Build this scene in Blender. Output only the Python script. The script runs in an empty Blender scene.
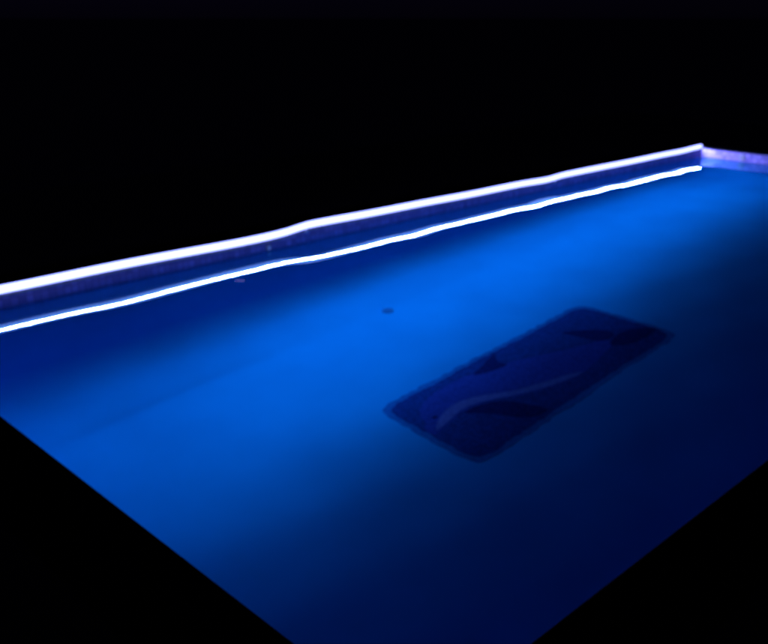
import bpy, bmesh, math, random
from mathutils import Vector, Matrix
R = math.radians
scene = bpy.context.scene
COL = scene.collection

# ------------------------------------------------------------------ camera
# pool frame: near corner at the origin, x along the length, y across, z = 0 on the coping
LEN, WID = 9.857, 4.289
WATER = -0.127
cam_d = bpy.data.cameras.new('camera')
cam = bpy.data.objects.new('camera', cam_d); COL.objects.link(cam)
cam_d.sensor_width = 36.0
cam_d.lens = 873.0 / 768.0 * 36.0
cam_d.clip_start, cam_d.clip_end = 0.05, 6000.0
cam_d.dof.use_dof = True                       # hand-held night shot, focus fell short of the pool
cam_d.dof.focus_distance = 1.15
cam_d.dof.aperture_fstop = 6.6
yaw, pitch = 0.8006, 0.3352
fw = Vector((math.cos(yaw)*math.cos(pitch), math.sin(yaw)*math.cos(pitch), -math.sin(pitch)))
cam.location = (-1.185, -1.125, 1.6)
cam.rotation_euler = fw.to_track_quat('-Z', 'Y').to_euler()
scene.camera = cam

# ------------------------------------------------------------------ night sky, faint moon, exposure
world = bpy.data.worlds.new('World'); scene.world = world; world.use_nodes = True
wn = world.node_tree.nodes; wl = world.node_tree.links
bg = wn['Background']
sky = wn.new('ShaderNodeTexSky'); sky.sky_type = 'NISHITA'; sky.sun_disc = False
sky.sun_elevation = R(35); sky.sun_rotation = R(200)
hs = wn.new('ShaderNodeMix'); hs.data_type = 'RGBA'; hs.blend_type = 'MULTIPLY'
hs.inputs[0].default_value = 1.0
hs.inputs[7].default_value = (0.24, 0.15, 1.0, 1)       # moonless night blue
wl.new(sky.outputs[0], hs.inputs[6]); wl.new(hs.outputs[2], bg.inputs[0])
bg.inputs[1].default_value = 0.0007
sun_d = bpy.data.lights.new('moon', 'SUN'); sun_d.energy = 0.002; sun_d.angle = R(0.5); sun_d.color = (0.75, 0.8, 1.0)
sun = bpy.data.objects.new('moon', sun_d); COL.objects.link(sun)
sun.rotation_euler = (R(60), 0, R(160))
vs = scene.view_settings
vs.view_transform = 'Standard'; vs.look = 'None'; vs.exposure = 0.0; vs.gamma = 1.0; vs.use_curve_mapping = False
cy = scene.cycles
cy.max_bounces = 9; cy.diffuse_bounces = 5; cy.glossy_bounces = 3; cy.transmission_bounces = 8
cy.transparent_max_bounces = 16; cy.volume_bounces = 0
cy.sample_clamp_indirect = 40.0; cy.caustics_reflective = False; cy.caustics_refractive = True; cy.blur_glossy = 0.0
cy.use_denoising = True

# ------------------------------------------------------------------ helpers
def mesh_obj(name, bm, mat, parent=None, smooth=False):
    me = bpy.data.meshes.new(name)
    bmesh.ops.recalc_face_normals(bm, faces=bm.faces)
    bm.to_mesh(me); bm.free()
    if smooth:
        for p in me.polygons: p.use_smooth = True
    me.materials.append(mat)
    o = bpy.data.objects.new(name, me); COL.objects.link(o)
    o.parent = parent
    return o

def empty(name, loc=(0, 0, 0), rot=(0, 0, 0)):
    o = bpy.data.objects.new(name, None); COL.objects.link(o)
    o.location = loc; o.rotation_euler = rot; o.empty_display_size = 0.2
    return o

def tag(o, label=None, cat=None, group=None, kind=None):
    if label: o['label'] = label
    if cat: o['category'] = cat
    if group: o['group'] = group
    if kind: o['kind'] = kind
    return o

def box(bm, x0, x1, y0, y1, z0, z1):
    v = [bm.verts.new(c) for c in ((x0,y0,z0),(x1,y0,z0),(x1,y1,z0),(x0,y1,z0),(x0,y0,z1),(x1,y0,z1),(x1,y1,z1),(x0,y1,z1))]
    for f in ((0,3,2,1),(4,5,6,7),(0,1,5,4),(1,2,6,5),(2,3,7,6),(3,0,4,7)):
        bm.faces.new([v[i] for i in f])
    return v

def sweep(bm, profile, path, closed=True, caps=True):
    """profile: (y, z) list; path: list of (x, y, z) centres running along x."""
    rings = [[bm.verts.new((px, py + a, pz + b)) for a, b in profile] for px, py, pz in path]
    n = len(profile)
    for r0, r1 in zip(rings, rings[1:]):
        for i in range(n if closed else n - 1):
            j = (i + 1) % n
            bm.faces.new((r0[i], r0[j], r1[j], r1[i]))
    if caps and closed:
        bm.faces.new(rings[0]); bm.faces.new(list(reversed(rings[-1])))

def smooth_curve(pts, steps=6, closed=True):
    out = []; n = len(pts)
    for i in range(n):
        p0, p1, p2, p3 = (Vector(pts[(i + k) % n]) for k in (-1, 0, 1, 2))
        for s in range(steps):
            t = s / steps
            out.append(0.5*((2*p1) + (p2-p0)*t + (2*p0-5*p1+4*p2-p3)*t*t + (-p0+3*p1-3*p2+p3)*t*t*t))
    return out

def slab_from_outline(name, pts, z0, z1, mat, parent):
    bm = bmesh.new()
    lo = [bm.verts.new((p[0], p[1], z0)) for p in pts]
    hi = [bm.verts.new((p[0], p[1], z1)) for p in pts]
    n = len(pts)
    for i in range(n):
        j = (i + 1) % n
        bm.faces.new((lo[i], lo[j], hi[j], hi[i]))
    from mathutils.geometry import tessellate_polygon
    for tri in tessellate_polygon([[Vector((p[0], p[1], 0)) for p in pts]]):
        try: bm.faces.new([hi[i] for i in tri]); bm.faces.new([lo[i] for i in reversed(tri)])
        except ValueError: pass
    return mesh_obj(name, bm, mat, parent)

# ------------------------------------------------------------------ materials
def new_mat(name):
    m = bpy.data.materials.new(name); m.use_nodes = True
    nt = m.node_tree
    return m, nt, nt.nodes, nt.links, nt.nodes['Principled BSDF']

def noisy(name, c0, c1, scale=6.0, rough=0.6, bump=0.1, bscale=60.0, detail=6.0, spec=0.3):
    m, nt, N, Lk, b = new_mat(name)
    tc = N.new('ShaderNodeTexCoord')
    n1 = N.new('ShaderNodeTexNoise'); n1.inputs['Scale'].default_value = scale; n1.inputs['Detail'].default_value = detail
    cr = N.new('ShaderNodeValToRGB'); cr.color_ramp.elements[0].position = 0.3; cr.color_ramp.elements[1].position = 0.7
    cr.color_ramp.elements[0].color = (*c0, 1); cr.color_ramp.elements[1].color = (*c1, 1)
    n2 = N.new('ShaderNodeTexNoise'); n2.inputs['Scale'].default_value = bscale; n2.inputs['Detail'].default_value = 4
    bp = N.new('ShaderNodeBump'); bp.inputs['Strength'].default_value = bump; bp.inputs['Distance'].default_value = 0.01
    Lk.new(tc.outputs['Object'], n1.inputs['Vector']); Lk.new(tc.outputs['Object'], n2.inputs['Vector'])
    Lk.new(n1.outputs['Fac'], cr.inputs[0]); Lk.new(cr.outputs[0], b.inputs['Base Color'])
    Lk.new(n2.outputs['Fac'], bp.inputs['Height']); Lk.new(bp.outputs[0], b.inputs['Normal'])
    b.inputs['Roughness'].default_value = rough
    b.inputs['Specular IOR Level'].default_value = spec
    return m

def mosaic(name, c0, c1, grout, size=0.025, rough=0.45, cloud=0.12):
    """small glass tesserae: colour scattered tile by tile, thin grout, slow cloudiness of wear."""
    m, nt, N, Lk, b = new_mat(name)
    tc = N.new('ShaderNodeTexCoord')
    vo = N.new('ShaderNodeTexVoronoi'); vo.distance = 'CHEBYCHEV'; vo.inputs['Scale'].default_value = 1.0/size
    vo.inputs['Randomness'].default_value = 0.12
    ve = N.new('ShaderNodeTexVoronoi'); ve.feature = 'DISTANCE_TO_EDGE'; ve.inputs['Scale'].default_value = 1.0/size
    ve.inputs['Randomness'].default_value = 0.12
    wn_ = N.new('ShaderNodeSeparateColor')
    mx = N.new('ShaderNodeMix'); mx.data_type = 'RGBA'; mx.inputs[6].default_value = (*c0, 1); mx.inputs[7].default_value = (*c1, 1)
    st = N.new('ShaderNodeMath'); st.operation = 'LESS_THAN'; st.inputs[1].default_value = 0.06
    mg = N.new('ShaderNodeMix'); mg.data_type = 'RGBA'; mg.inputs[7].default_value = (*grout, 1)
    cl = N.new('ShaderNodeTexNoise'); cl.inputs['Scale'].default_value = 1.3; cl.inputs['Detail'].default_value = 5
    mr = N.new('ShaderNodeMapRange'); mr.inputs['From Min'].default_value = 0.3; mr.inputs['From Max'].default_value = 0.7
    mr.inputs['To Min'].default_value = 1.0 - cloud; mr.inputs['To Max'].default_value = 1.0 + cloud*0.5
    mu = N.new('ShaderNodeVectorMath'); mu.operation = 'SCALE'
    for n in (vo, ve, cl): Lk.new(tc.outputs['Object'], n.inputs['Vector'])
    Lk.new(vo.outputs['Color'], wn_.inputs[0]); Lk.new(wn_.outputs[0], mx.inputs[0])
    Lk.new(ve.outputs['Distance'], st.inputs[0]); Lk.new(st.outputs[0], mg.inputs[0]); Lk.new(mx.outputs[2], mg.inputs[6])
    Lk.new(cl.outputs['Fac'], mr.inputs['Value']); Lk.new(mg.outputs[2], mu.inputs[0]); Lk.new(mr.outputs[0], mu.inputs['Scale'])
    Lk.new(mu.outputs[0], b.inputs['Base Color'])
    b.inputs['Roughness'].default_value = rough
    b.inputs['Specular IOR Level'].default_value = 0.0
    return m

M_liner = noisy('blue_pool_liner', (0.008, 0.40, 0.78), (0.010, 0.46, 0.88), 1.6, 0.8, 0.03, 25, spec=0.0)
M_wall = mosaic('pale_waterline_tile', (0.24, 0.20, 0.42), (0.44, 0.34, 0.66), (0.22, 0.18, 0.38), 0.05, 0.35)
M_coping = noisy('dark_slate_coping', (0.008, 0.008, 0.009), (0.014, 0.014, 0.015), 5, 0.8, 0.15, 90, spec=0.0)
M_ground = noisy('grey_gravel', (0.13, 0.125, 0.13), (0.22, 0.21, 0.22), 3, 0.95, 0.6, 40)
M_panel = mosaic('navy_mosaic', (0.010, 0.055, 0.24), (0.016, 0.085, 0.36), (0.012, 0.065, 0.24), 0.02)
M_border = mosaic('royal_blue_mosaic', (0.010, 0.17, 0.48), (0.012, 0.24, 0.60), (0.010, 0.20, 0.50), 0.02)
M_dolphin = mosaic('deep_blue_mosaic', (0.035, 0.07, 0.35), (0.065, 0.095, 0.47), (0.03, 0.06, 0.29), 0.02)
M_belly = mosaic('pale_grey_mosaic', (0.20, 0.16, 0.46), (0.29, 0.22, 0.58), (0.14, 0.13, 0.36), 0.02)
M_dark = mosaic('black_blue_mosaic', (0.010, 0.024, 0.14), (0.014, 0.036, 0.20), (0.012, 0.028, 0.14), 0.02)
M_white = noisy('white_plastic', (0.70, 0.70, 0.72), (0.8, 0.8, 0.8), 8, 0.4, 0.02)
M_alu = noisy('grey_aluminium', (0.25, 0.25, 0.27), (0.35, 0.35, 0.36), 30, 0.5, 0.03)
M_grate = noisy('blue_grey_plastic', (0.010, 0.27, 0.56), (0.013, 0.32, 0.64), 20, 0.5, 0.05)
M_petal = noisy('pale_petal', (0.60, 0.58, 0.62), (0.8, 0.78, 0.8), 30, 0.6, 0.1)

def paving_mat():
    m, nt, N, Lk, b = new_mat('dark_paving')
    tc = N.new('ShaderNodeTexCoord')
    br = N.new('ShaderNodeTexBrick'); br.inputs['Scale'].default_value = 1.0
    br.inputs['Brick Width'].default_value = 0.6; br.inputs['Row Height'].default_value = 0.6; br.offset = 0.0
    br.inputs['Mortar Size'].default_value = 0.0007
    br.inputs['Color1'].default_value = (0.06, 0.06, 0.066, 1); br.inputs['Color2'].default_value = (0.085, 0.083, 0.088, 1)
    br.inputs['Mortar'].default_value = (0.025, 0.025, 0.025, 1)
    n = N.new('ShaderNodeTexNoise'); n.inputs['Scale'].default_value = 45; n.inputs['Detail'].default_value = 6
    bp = N.new('ShaderNodeBump'); bp.inputs['Strength'].default_value = 0.3; bp.inputs['Distance'].default_value = 0.01
    Lk.new(tc.outputs['Object'], br.inputs['Vector']); Lk.new(tc.outputs['Object'], n.inputs['Vector'])
    Lk.new(br.outputs['Color'], b.inputs['Base Color']); Lk.new(n.outputs['Fac'], bp.inputs['Height']); Lk.new(bp.outputs[0], b.inputs['Normal'])
    b.inputs['Roughness'].default_value = 0.8; b.inputs['Specular IOR Level'].default_value = 0.25
    return m
M_paving = paving_mat()

def water_mat():
    m = bpy.data.materials.new('pool_water'); m.use_nodes = True
    nt = m.node_tree; N = nt.nodes; Lk = nt.links; N.clear()
    out = N.new('ShaderNodeOutputMaterial')
    g = N.new('ShaderNodeBsdfGlass'); g.inputs['Roughness'].default_value = 0.0; g.inputs['IOR'].default_value = 1.333
    g.inputs['Color'].default_value = (0.5, 0.97, 1.0, 1)
    Lk.new(g.outputs[0], out.inputs['Surface'])
    return m
M_water = water_mat()

LED_RGB = (0.29, 0.34, 1.0)
MODULE_W = 18.0
def led_mat():
    m = bpy.data.materials.new('led_diffuser'); m.use_nodes = True
    nt = m.node_tree; N = nt.nodes; Lk = nt.links; N.clear()
    out = N.new('ShaderNodeOutputMaterial'); em = N.new('ShaderNodeEmission')
    em.inputs['Color'].default_value = (*LED_RGB, 1); em.inputs['Strength'].default_value = 3.9
    Lk.new(em.outputs[0], out.inputs['Surface'])
    return m
M_led = led_mat()

# ------------------------------------------------------------------ ground, terrace
def ring_sheet(name, inner, outer, z, mat):
    bm = bmesh.new()
    (a0, b0, a1, b1), (c0, d0, c1, d1) = inner, outer
    i = [bm.verts.new((x, y, z)) for x, y in ((a0,b0),(a1,b0),(a1,b1),(a0,b1))]
    o = [bm.verts.new((x, y, z)) for x, y in ((c0,d0),(c1,d0),(c1,d1),(c0,d1))]
    for k in range(4):
        j = (k + 1) % 4
        bm.faces.new((o[k], o[j], i[j], i[k]))
    ob = mesh_obj(name, bm, mat)
    if ob.data.polygons[0].normal.z < 0: ob.data.flip_normals()
    return tag(ob, kind='structure')
CW = 0.32                                                   # coping width
ring_sheet('ground', (-0.25, -0.25, LEN+0.25, WID+0.25), (-2500, -2500, 2500, 2500), -0.035, M_ground)
ring_sheet('terrace', (-0.28, -0.28, LEN+0.28, WID+0.28), (-3.2, -3.2, LEN+3.2, WID+3.2), -0.012, M_paving)

# ------------------------------------------------------------------ the pool
Z0, SLOPE = -1.70, 0.060                                    # floor height at x = 0 and rise per metre
pool = tag(empty('swimming_pool', (LEN/2, WID/2, 0)),
           'long rectangular pool with pale blue lining, glowing blue along the light strip', 'swimming pool')
OFF = Vector((-LEN/2, -WID/2, 0))                           # parts are written in the pool frame
def pool_part(name, bm, mat, smooth=False):
    o = mesh_obj(name, bm, mat, pool, smooth); o.location = OFF
    return o
T = 0.2
walls = [(-T, LEN+T, WID, WID+T), (-T, LEN+T, -T, 0), (LEN, LEN+T, 0, WID), (-T, 0, 0, WID)]
for a in walls:
    bm = bmesh.new(); box(bm, *a, -2.2, -0.018); pool_part('wall', bm, M_liner)
e = 0.004                                                   # pale tile band at the waterline, a little proud
for a in [(0, LEN, WID-e, WID+0.01), (0, LEN, -0.01, e), (LEN-e, LEN+0.01, e, WID-e), (-0.01, e, e, WID-e)]:
    bm = bmesh.new(); box(bm, *a, WATER-0.030, -0.0185); pool_part('waterline_band', bm, M_wall)
def base_z(x): return Z0 + SLOPE*x
COVE = 0.30                                                 # moulded curve from floor to wall
def cove(d):
    if d >= COVE: return 0.0
    return COVE - math.sqrt(max(COVE**2 - (COVE - d)**2, 0.0))
def stations(total):
    edge = [COVE*(1 - math.cos(math.pi/2*k/9)) for k in range(10)]
    n = int((total - 2*COVE)/0.25)
    mid = [COVE + (total - 2*COVE)*k/n for k in range(1, n)]
    return edge + mid + [total - q for q in reversed(edge)]
bm = bmesh.new()
xs, ys = stations(LEN), stations(WID)
grid = []
for x in xs:
    row = []
    for y in ys:
        b0 = base_z(x); room = (WATER - 0.02 - b0)/COVE
        row.append(bm.verts.new((x, y, b0 + min(1.0, room)*max(cove(min(x, LEN - x)), cove(min(y, WID - y))))))
    grid.append(row)
for r0, r1 in zip(grid, grid[1:]):
    for k in range(len(ys) - 1):
        bm.faces.new((r0[k], r1[k], r1[k+1], r0[k+1]))
fl = pool_part('floor', bm, M_liner, True)
if fl.data.polygons[len(fl.data.polygons)//2].normal.z < 0: fl.data.flip_normals()

# coping stones, each its own piece, rounded on the pool side
def coping_mesh(length):
    bm = bmesh.new()
    r = 0.012; th = 0.018
    prof = [(CW, 0.0), (CW, -th)]
    prof += [(0.0, -th)]
    for k in range(6):
        a = math.pi + k/5*(-math.pi/2)
        prof.append((r + r*math.cos(a), -r + r*math.sin(a)))
    # profile runs in (y, z): y = 0 is the pool edge, y = CW the outer edge
    sweep(bm, prof, [(0, 0, 0), (length, 0, 0)])
    me_o = mesh_obj('coping_stone', bm, M_coping, pool)
    return me_o
def lay_row(n, total, place, first):
    step = total/n
    src = None
    for k in range(n):
        if src is None:
            o = first(step - 0.005); src = o
        else:
            o = src.copy(); COL.objects.link(o); o.parent = pool
        place(o, k*step + 0.0025)
random.seed(4)
def jit(): return random.uniform(-0.0003, 0.0003)
def far(o, s): o.location = Vector((s - CW, WID, jit())) + OFF
def near(o, s): o.location = Vector((LEN + CW - s, 0, jit())) + OFF; o.rotation_euler = (0, 0, math.pi)
def left(o, s): o.location = Vector((0, s, jit())) + OFF; o.rotation_euler = (0, 0, math.pi/2)
def right(o, s): o.location = Vector((LEN, WID - s, jit())) + OFF; o.rotation_euler = (0, 0, -math.pi/2)
lay_row(21, LEN + 2*CW, far, coping_mesh)
lay_row(21, LEN + 2*CW, near, coping_mesh)
lay_row(8, WID, left, coping_mesh)
lay_row(8, WID, right, coping_mesh)

# floor drain
def disc(bm, r, z0, z1, n=24, c=(0, 0)):
    lo = [bm.verts.new((c[0]+r*math.cos(2*math.pi*k/n), c[1]+r*math.sin(2*math.pi*k/n), z0)) for k in range(n)]
    hi = [bm.verts.new((q.co.x, q.co.y, z1)) for q in lo]
    for k in range(n):
        j = (k+1) % n; bm.faces.new((lo[k], lo[j], hi[j], hi[k]))
    bm.faces.new(hi); bm.faces.new(list(reversed(lo)))
tilt = (0, -math.atan(SLOPE), 0)
dx, dy = 3.40, 3.56
bm = bmesh.new(); disc(bm, 0.045, -0.01, 0.012)
drain = mesh_obj('floor_drain', bm, M_grate, pool)
drain.location = Vector((dx, dy, Z0 + SLOPE*dx)) + OFF; drain.rotation_euler = tilt
drain['label'] = 'small round drain cover on the pool floor'
for k in range(-3, 4):
    w = math.sqrt(0.040**2 - (k*0.0105)**2)
    bm = bmesh.new(); box(bm, -w, w, k*0.0105-0.003, k*0.0105+0.003, 0.0125, 0.016)
    mesh_obj('drain_slat', bm, M_grate, drain)

# wall fittings at the waterline
def fitting(name, loc, rotz, r, label, hole=True):
    bm = bmesh.new(); disc(bm, r, 0.0, 0.012, 20)
    o = mesh_obj(name, bm, M_alu, pool)
    o.location = Vector(loc) + OFF; o.rotation_euler = (math.pi/2, 0, rotz)
    o['label'] = label
    bm = bmesh.new(); disc(bm, r*0.62, 0.0125, 0.016, 20)
    mesh_obj('nozzle', bm, M_alu if hole else M_white, o)
fitting('wall_inlet', (LEN, 3.72, -0.076), -math.pi/2, 0.042, 'small dark round inlet in the end wall', True)
fitting('wall_inlet', (2.80, WID, -0.100), 0, 0.026, 'small pale round inlet under the light strip', False)

# ------------------------------------------------------------------ light strip along the far edge
strip = tag(empty('light_strip', (LEN/2, WID, 0)),
            'glowing white violet light strip along the far pool edge', 'light strip')
def sag(x):
    g = lambda c, w0, w1: math.exp(-((x - c)/(w0 if x < c else w1))**2)
    return 0.021*g(3.22, 0.16, 0.9) - 0.008*g(2.75, 0.5, 0.25) - 0.008*g(6.45, 0.3, 0.15) + 0.008*g(6.75, 0.15, 0.5) + 0.016*g(9.8, 0.35, 0.35) \
        + 0.003*math.sin(x*1.7) + 0.002*math.sin(x*4.3 + 1)
HH, DOME = 0.027, 0.019
TILT = R(0)                                                # face tips down towards the water
def tip(y, z): return (y*math.cos(TILT) - z*math.sin(TILT), y*math.sin(TILT) + z*math.cos(TILT))
dome = [tip(*q) for q in [(0, HH)] + [(-DOME*math.sin(math.pi*k/6), HH*math.cos(math.pi*k/6)) for k in range(1, 6)] + [(0, -HH)]]
cuts = [0.62, 3.20, 6.62, LEN - 0.015]
for a, b_ in zip(cuts, cuts[1:]):
    n = max(4, int((b_ - a)/0.10))
    path = [(a + 0.004 + (b_ - a - 0.008)*k/n - LEN/2, -0.012, sag(a + (b_ - a)*k/n)) for k in range(n + 1)]
    bm = bmesh.new(); sweep(bm, dome, path)
    tube = mesh_obj('diffuser', bm, M_led, strip)
    ch = [(0.004, -0.024 - HH), (0.001, HH*0.55), (0.0085, HH*0.55), (0.0085, -0.024 - HH)]
    ch = [(0.0005 + y, z) for y, z in ch]
    bm = bmesh.new(); sweep(bm, ch, path)
    mesh_obj('backing_channel', bm, M_alu, strip)
n_mod = 12                                                  # the strip's light modules, just in front of the diffuser
span = (cuts[-1] - cuts[0])/n_mod
for k in range(n_mod):
    xm = cuts[0] + span*(k + 0.5)
    ld = bpy.data.lights.new('light_module', 'AREA'); ld.shape = 'RECTANGLE'
    ld.size = span*0.999; ld.size_y = 0.006; ld.energy = MODULE_W; ld.color = LED_RGB
    lo = bpy.data.objects.new('light_module', ld); COL.objects.link(lo); lo.parent = strip
    lo.location = (xm - LEN/2, -0.012 - DOME - 0.003, (sag(xm - span/2) + sag(xm + span/2))/2); lo.rotation_euler = (-math.pi/2 + R(12), -math.atan2(sag(xm + span/2) - sag(xm - span/2), span), 0)
    ld.cycles.is_caustics_light = True
for x in (6.60, 3.18):
    bm = bmesh.new(); box(bm, -0.012, 0.012, -0.016, 0.0, -0.03, 0.0)
    bmesh.ops.bevel(bm, geom=bm.edges[:], offset=0.003, segments=1, affect='EDGES')
    o = mesh_obj('mounting_clip', bm, M_white, strip); o.location = (x - LEN/2, -0.001, sag(x) - HH - 0.005)
bm = bmesh.new(); box(bm, -0.004, 0.004, -0.012, 0.0, -HH, HH)
o = mesh_obj('end_cap', bm, M_white, strip); o.location = (LEN/2 - 0.008, -0.006, sag(LEN - 0.01))

# ------------------------------------------------------------------ dolphin mosaic laid on the sloping floor
mx0, my0 = 3.39, 2.08
mural = tag(empty('dolphin_mosaic', (mx0, my0, Z0 + SLOPE*mx0 + 0.001), tilt),
            'dark dolphin mosaic panel on the sunken pool floor', 'mosaic')
def loc2(pts): return [(x - mx0, y - my0) for x, y in pts]
def ragged(x0, x1, y0, y1, amp, rng):
    """hand-laid edge: whole tesserae step in and out along the border."""
    pts = []
    c = [(x0, y0), (x1, y0), (x1, y1), (x0, y1)]
    for k in range(4):
        (ax, ay), (bx, by) = c[k], c[(k+1) % 4]
        n = int(max(abs(bx-ax), abs(by-ay))/0.04)
        for i in range(1, n):
            t = i/n; d = rng.uniform(-amp, amp)
            e_ = min(i, n - i)
            if e_ < 3: d = 0.012*(3 - e_)*(1 if k in (0, 3) else 1)
            nx, ny = (0, 1) if k == 0 else (-1, 0) if k == 1 else (0, -1) if k == 2 else (1, 0)
            pts.append((ax + (bx-ax)*t + nx*d, ay + (by-ay)*t + ny*d))
    return pts
rg = random.Random(11)
slab_from_outline('border', loc2(ragged(2.28, 4.53, 1.66, 2.525, 0.010, rg)), -0.01, 0.0012, M_border, mural)
slab_from_outline('background_panel', loc2(ragged(2.32, 4.49, 1.70, 2.485, 0.008, rg)), -0.01, 0.002, M_panel, mural)
body = [(2.288, 2.089), (2.346, 2.067), (2.428, 2.081), (2.53, 2.094), (2.658, 2.114), (2.846, 2.077), (3.087, 1.955), (3.324, 1.87), (3.528, 1.842), (3.737, 1.871), (3.918, 1.911), (4.072, 1.943), (4.084, 2.027), (3.905, 2.079), (3.668, 2.17), (3.429, 2.271), (3.192, 2.354), (2.956, 2.41), (2.724, 2.411), (2.542, 2.366), (2.429, 2.281), (2.39, 2.193), (2.329, 2.15)]
body = [(max(x, 2.335), y) for x, y in body]
slab_from_outline('body', smooth_curve(loc2(body)), 0.0, 0.0028, M_dolphin, mural)
belly = [(2.381, 2.093), (2.519, 2.108), (2.675, 2.132), (2.845, 2.091), (3.086, 1.973), (3.323, 1.888), (3.564, 1.85), (3.506, 1.894), (3.317, 1.953), (3.08, 2.038), (2.865, 2.165), (2.67, 2.215), (2.49, 2.17)]
slab_from_outline('belly_band', smooth_curve(loc2(belly)), 0.0, 0.0036, M_belly, mural)
fin = [(3.06, 2.378), (3.187, 2.409), (3.367, 2.46), (3.301, 2.367), (3.307, 2.294), (3.176, 2.318)]
slab_from_outline('dorsal_fin', smooth_curve(loc2(fin)), 0.0, 0.0042, M_dark, mural)
flip = [(2.641, 2.097), (2.772, 2.086), (2.917, 2.009), (2.993, 1.867), (3.022, 1.739), (2.872, 1.77), (2.767, 1.925), (2.693, 2.03)]
slab_from_outline('flipper', smooth_curve(loc2(flip)), 0.0, 0.0045, M_dark, mural)
slab_from_outline('tail_fluke', smooth_curve(loc2([(4.046, 2.037), (4.008, 2.177), (3.989, 2.316), (4.125, 2.229), (4.226, 2.116), (4.206, 2.005)])), 0.0, 0.0040, M_dark, mural)
slab_from_outline('tail_fluke', smooth_curve(loc2([(4.053, 1.944), (4.206, 1.995), (4.375, 1.963), (4.485, 1.839), (4.292, 1.825), (4.132, 1.867)])), 0.0, 0.0043, M_dark, mural)
slab_from_outline('eye', smooth_curve(loc2([(2.455, 2.198), (2.472, 2.215), (2.493, 2.196), (2.476, 2.179)]), 3), 0.0, 0.0045, M_dark, mural)

# ------------------------------------------------------------------ water
bm = bmesh.new()
x0, x1, y0, y1, zb = -0.03, LEN + 0.03, -0.03, WID + 0.03, -2.1
NX, NY = 160, 70
def ripple(x, y):
    return 0.00040*(math.sin(7.1*x + 3.3*y) + math.sin(-4.2*x + 8.7*y + 1.1) + 0.8*math.sin(11.3*x - 2.9*y + 0.6) + 0.7*math.sin(3.1*x + 12.1*y + 2.0))
top = [[bm.verts.new((x0 + (x1 - x0)*i/NX, y0 + (y1 - y0)*j/NY, WATER + ripple(x0 + (x1 - x0)*i/NX, y0 + (y1 - y0)*j/NY))) for j in range(NY + 1)] for i in range(NX + 1)]
for i in range(NX):
    for j in range(NY):
        bm.faces.new((top[i][j], top[i+1][j], top[i+1][j+1], top[i][j+1])).smooth = True
v = box(bm, x0, x1, y0, y1, zb, WATER)
bm.faces.ensure_lookup_table()
bm.faces.remove([f for f in bm.faces if len(set(f.verts) & set(v[4:])) == 4][0])
me = bpy.data.meshes.new('pool_water'); bm.to_mesh(me); bm.free(); me.materials.append(M_water)
water = bpy.data.objects.new('pool_water', me); COL.objects.link(water); tag(water, kind='structure')

# a pale speck adrift near the far wall
def speck(x, y, rz, s, label):
    bm = bmesh.new()
    pts = smooth_curve([(-0.055, 0.0), (-0.02, 0.017), (0.03, 0.013), (0.055, 0.0), (0.02, -0.016), (-0.03, -0.014)], 4)
    c = bm.verts.new((0, 0, -0.002)); rim = [bm.verts.new((p.x, p.y, 0.004 + 0.06*abs(p.y))) for p in pts]
    for i in range(len(rim)): bm.faces.new((c, rim[i], rim[(i+1) % len(rim)]))
    top = bm.faces[:]
    r = bmesh.ops.extrude_face_region(bm, geom=top)
    bmesh.ops.translate(bm, vec=(0, 0, 0.0015), verts=[g for g in r['geom'] if isinstance(g, bmesh.types.BMVert)])
    o = mesh_obj('floating_speck', bm, M_petal); o.location = (x, y, WATER + 0.001); o.rotation_euler = (0, 0, rz); o.scale = (s, s, s)
    tag(o, label, 'speck')
speck(2.15, 3.75, 0.8 - math.pi/2, 0.55, 'tiny pale speck afloat just below the reflected bend of the light strip')

# light reaches the lining through the refracting surface
water.cycles.is_caustics_caster = True
for o in list(pool.children) + list(mural.children):
    if o.type == 'MESH' and o.name.split('.')[0] not in ('coping_stone', 'waterline_band'):
        o.cycles.is_caustics_receiver = True
        for c in o.children: c.cycles.is_caustics_receiver = True
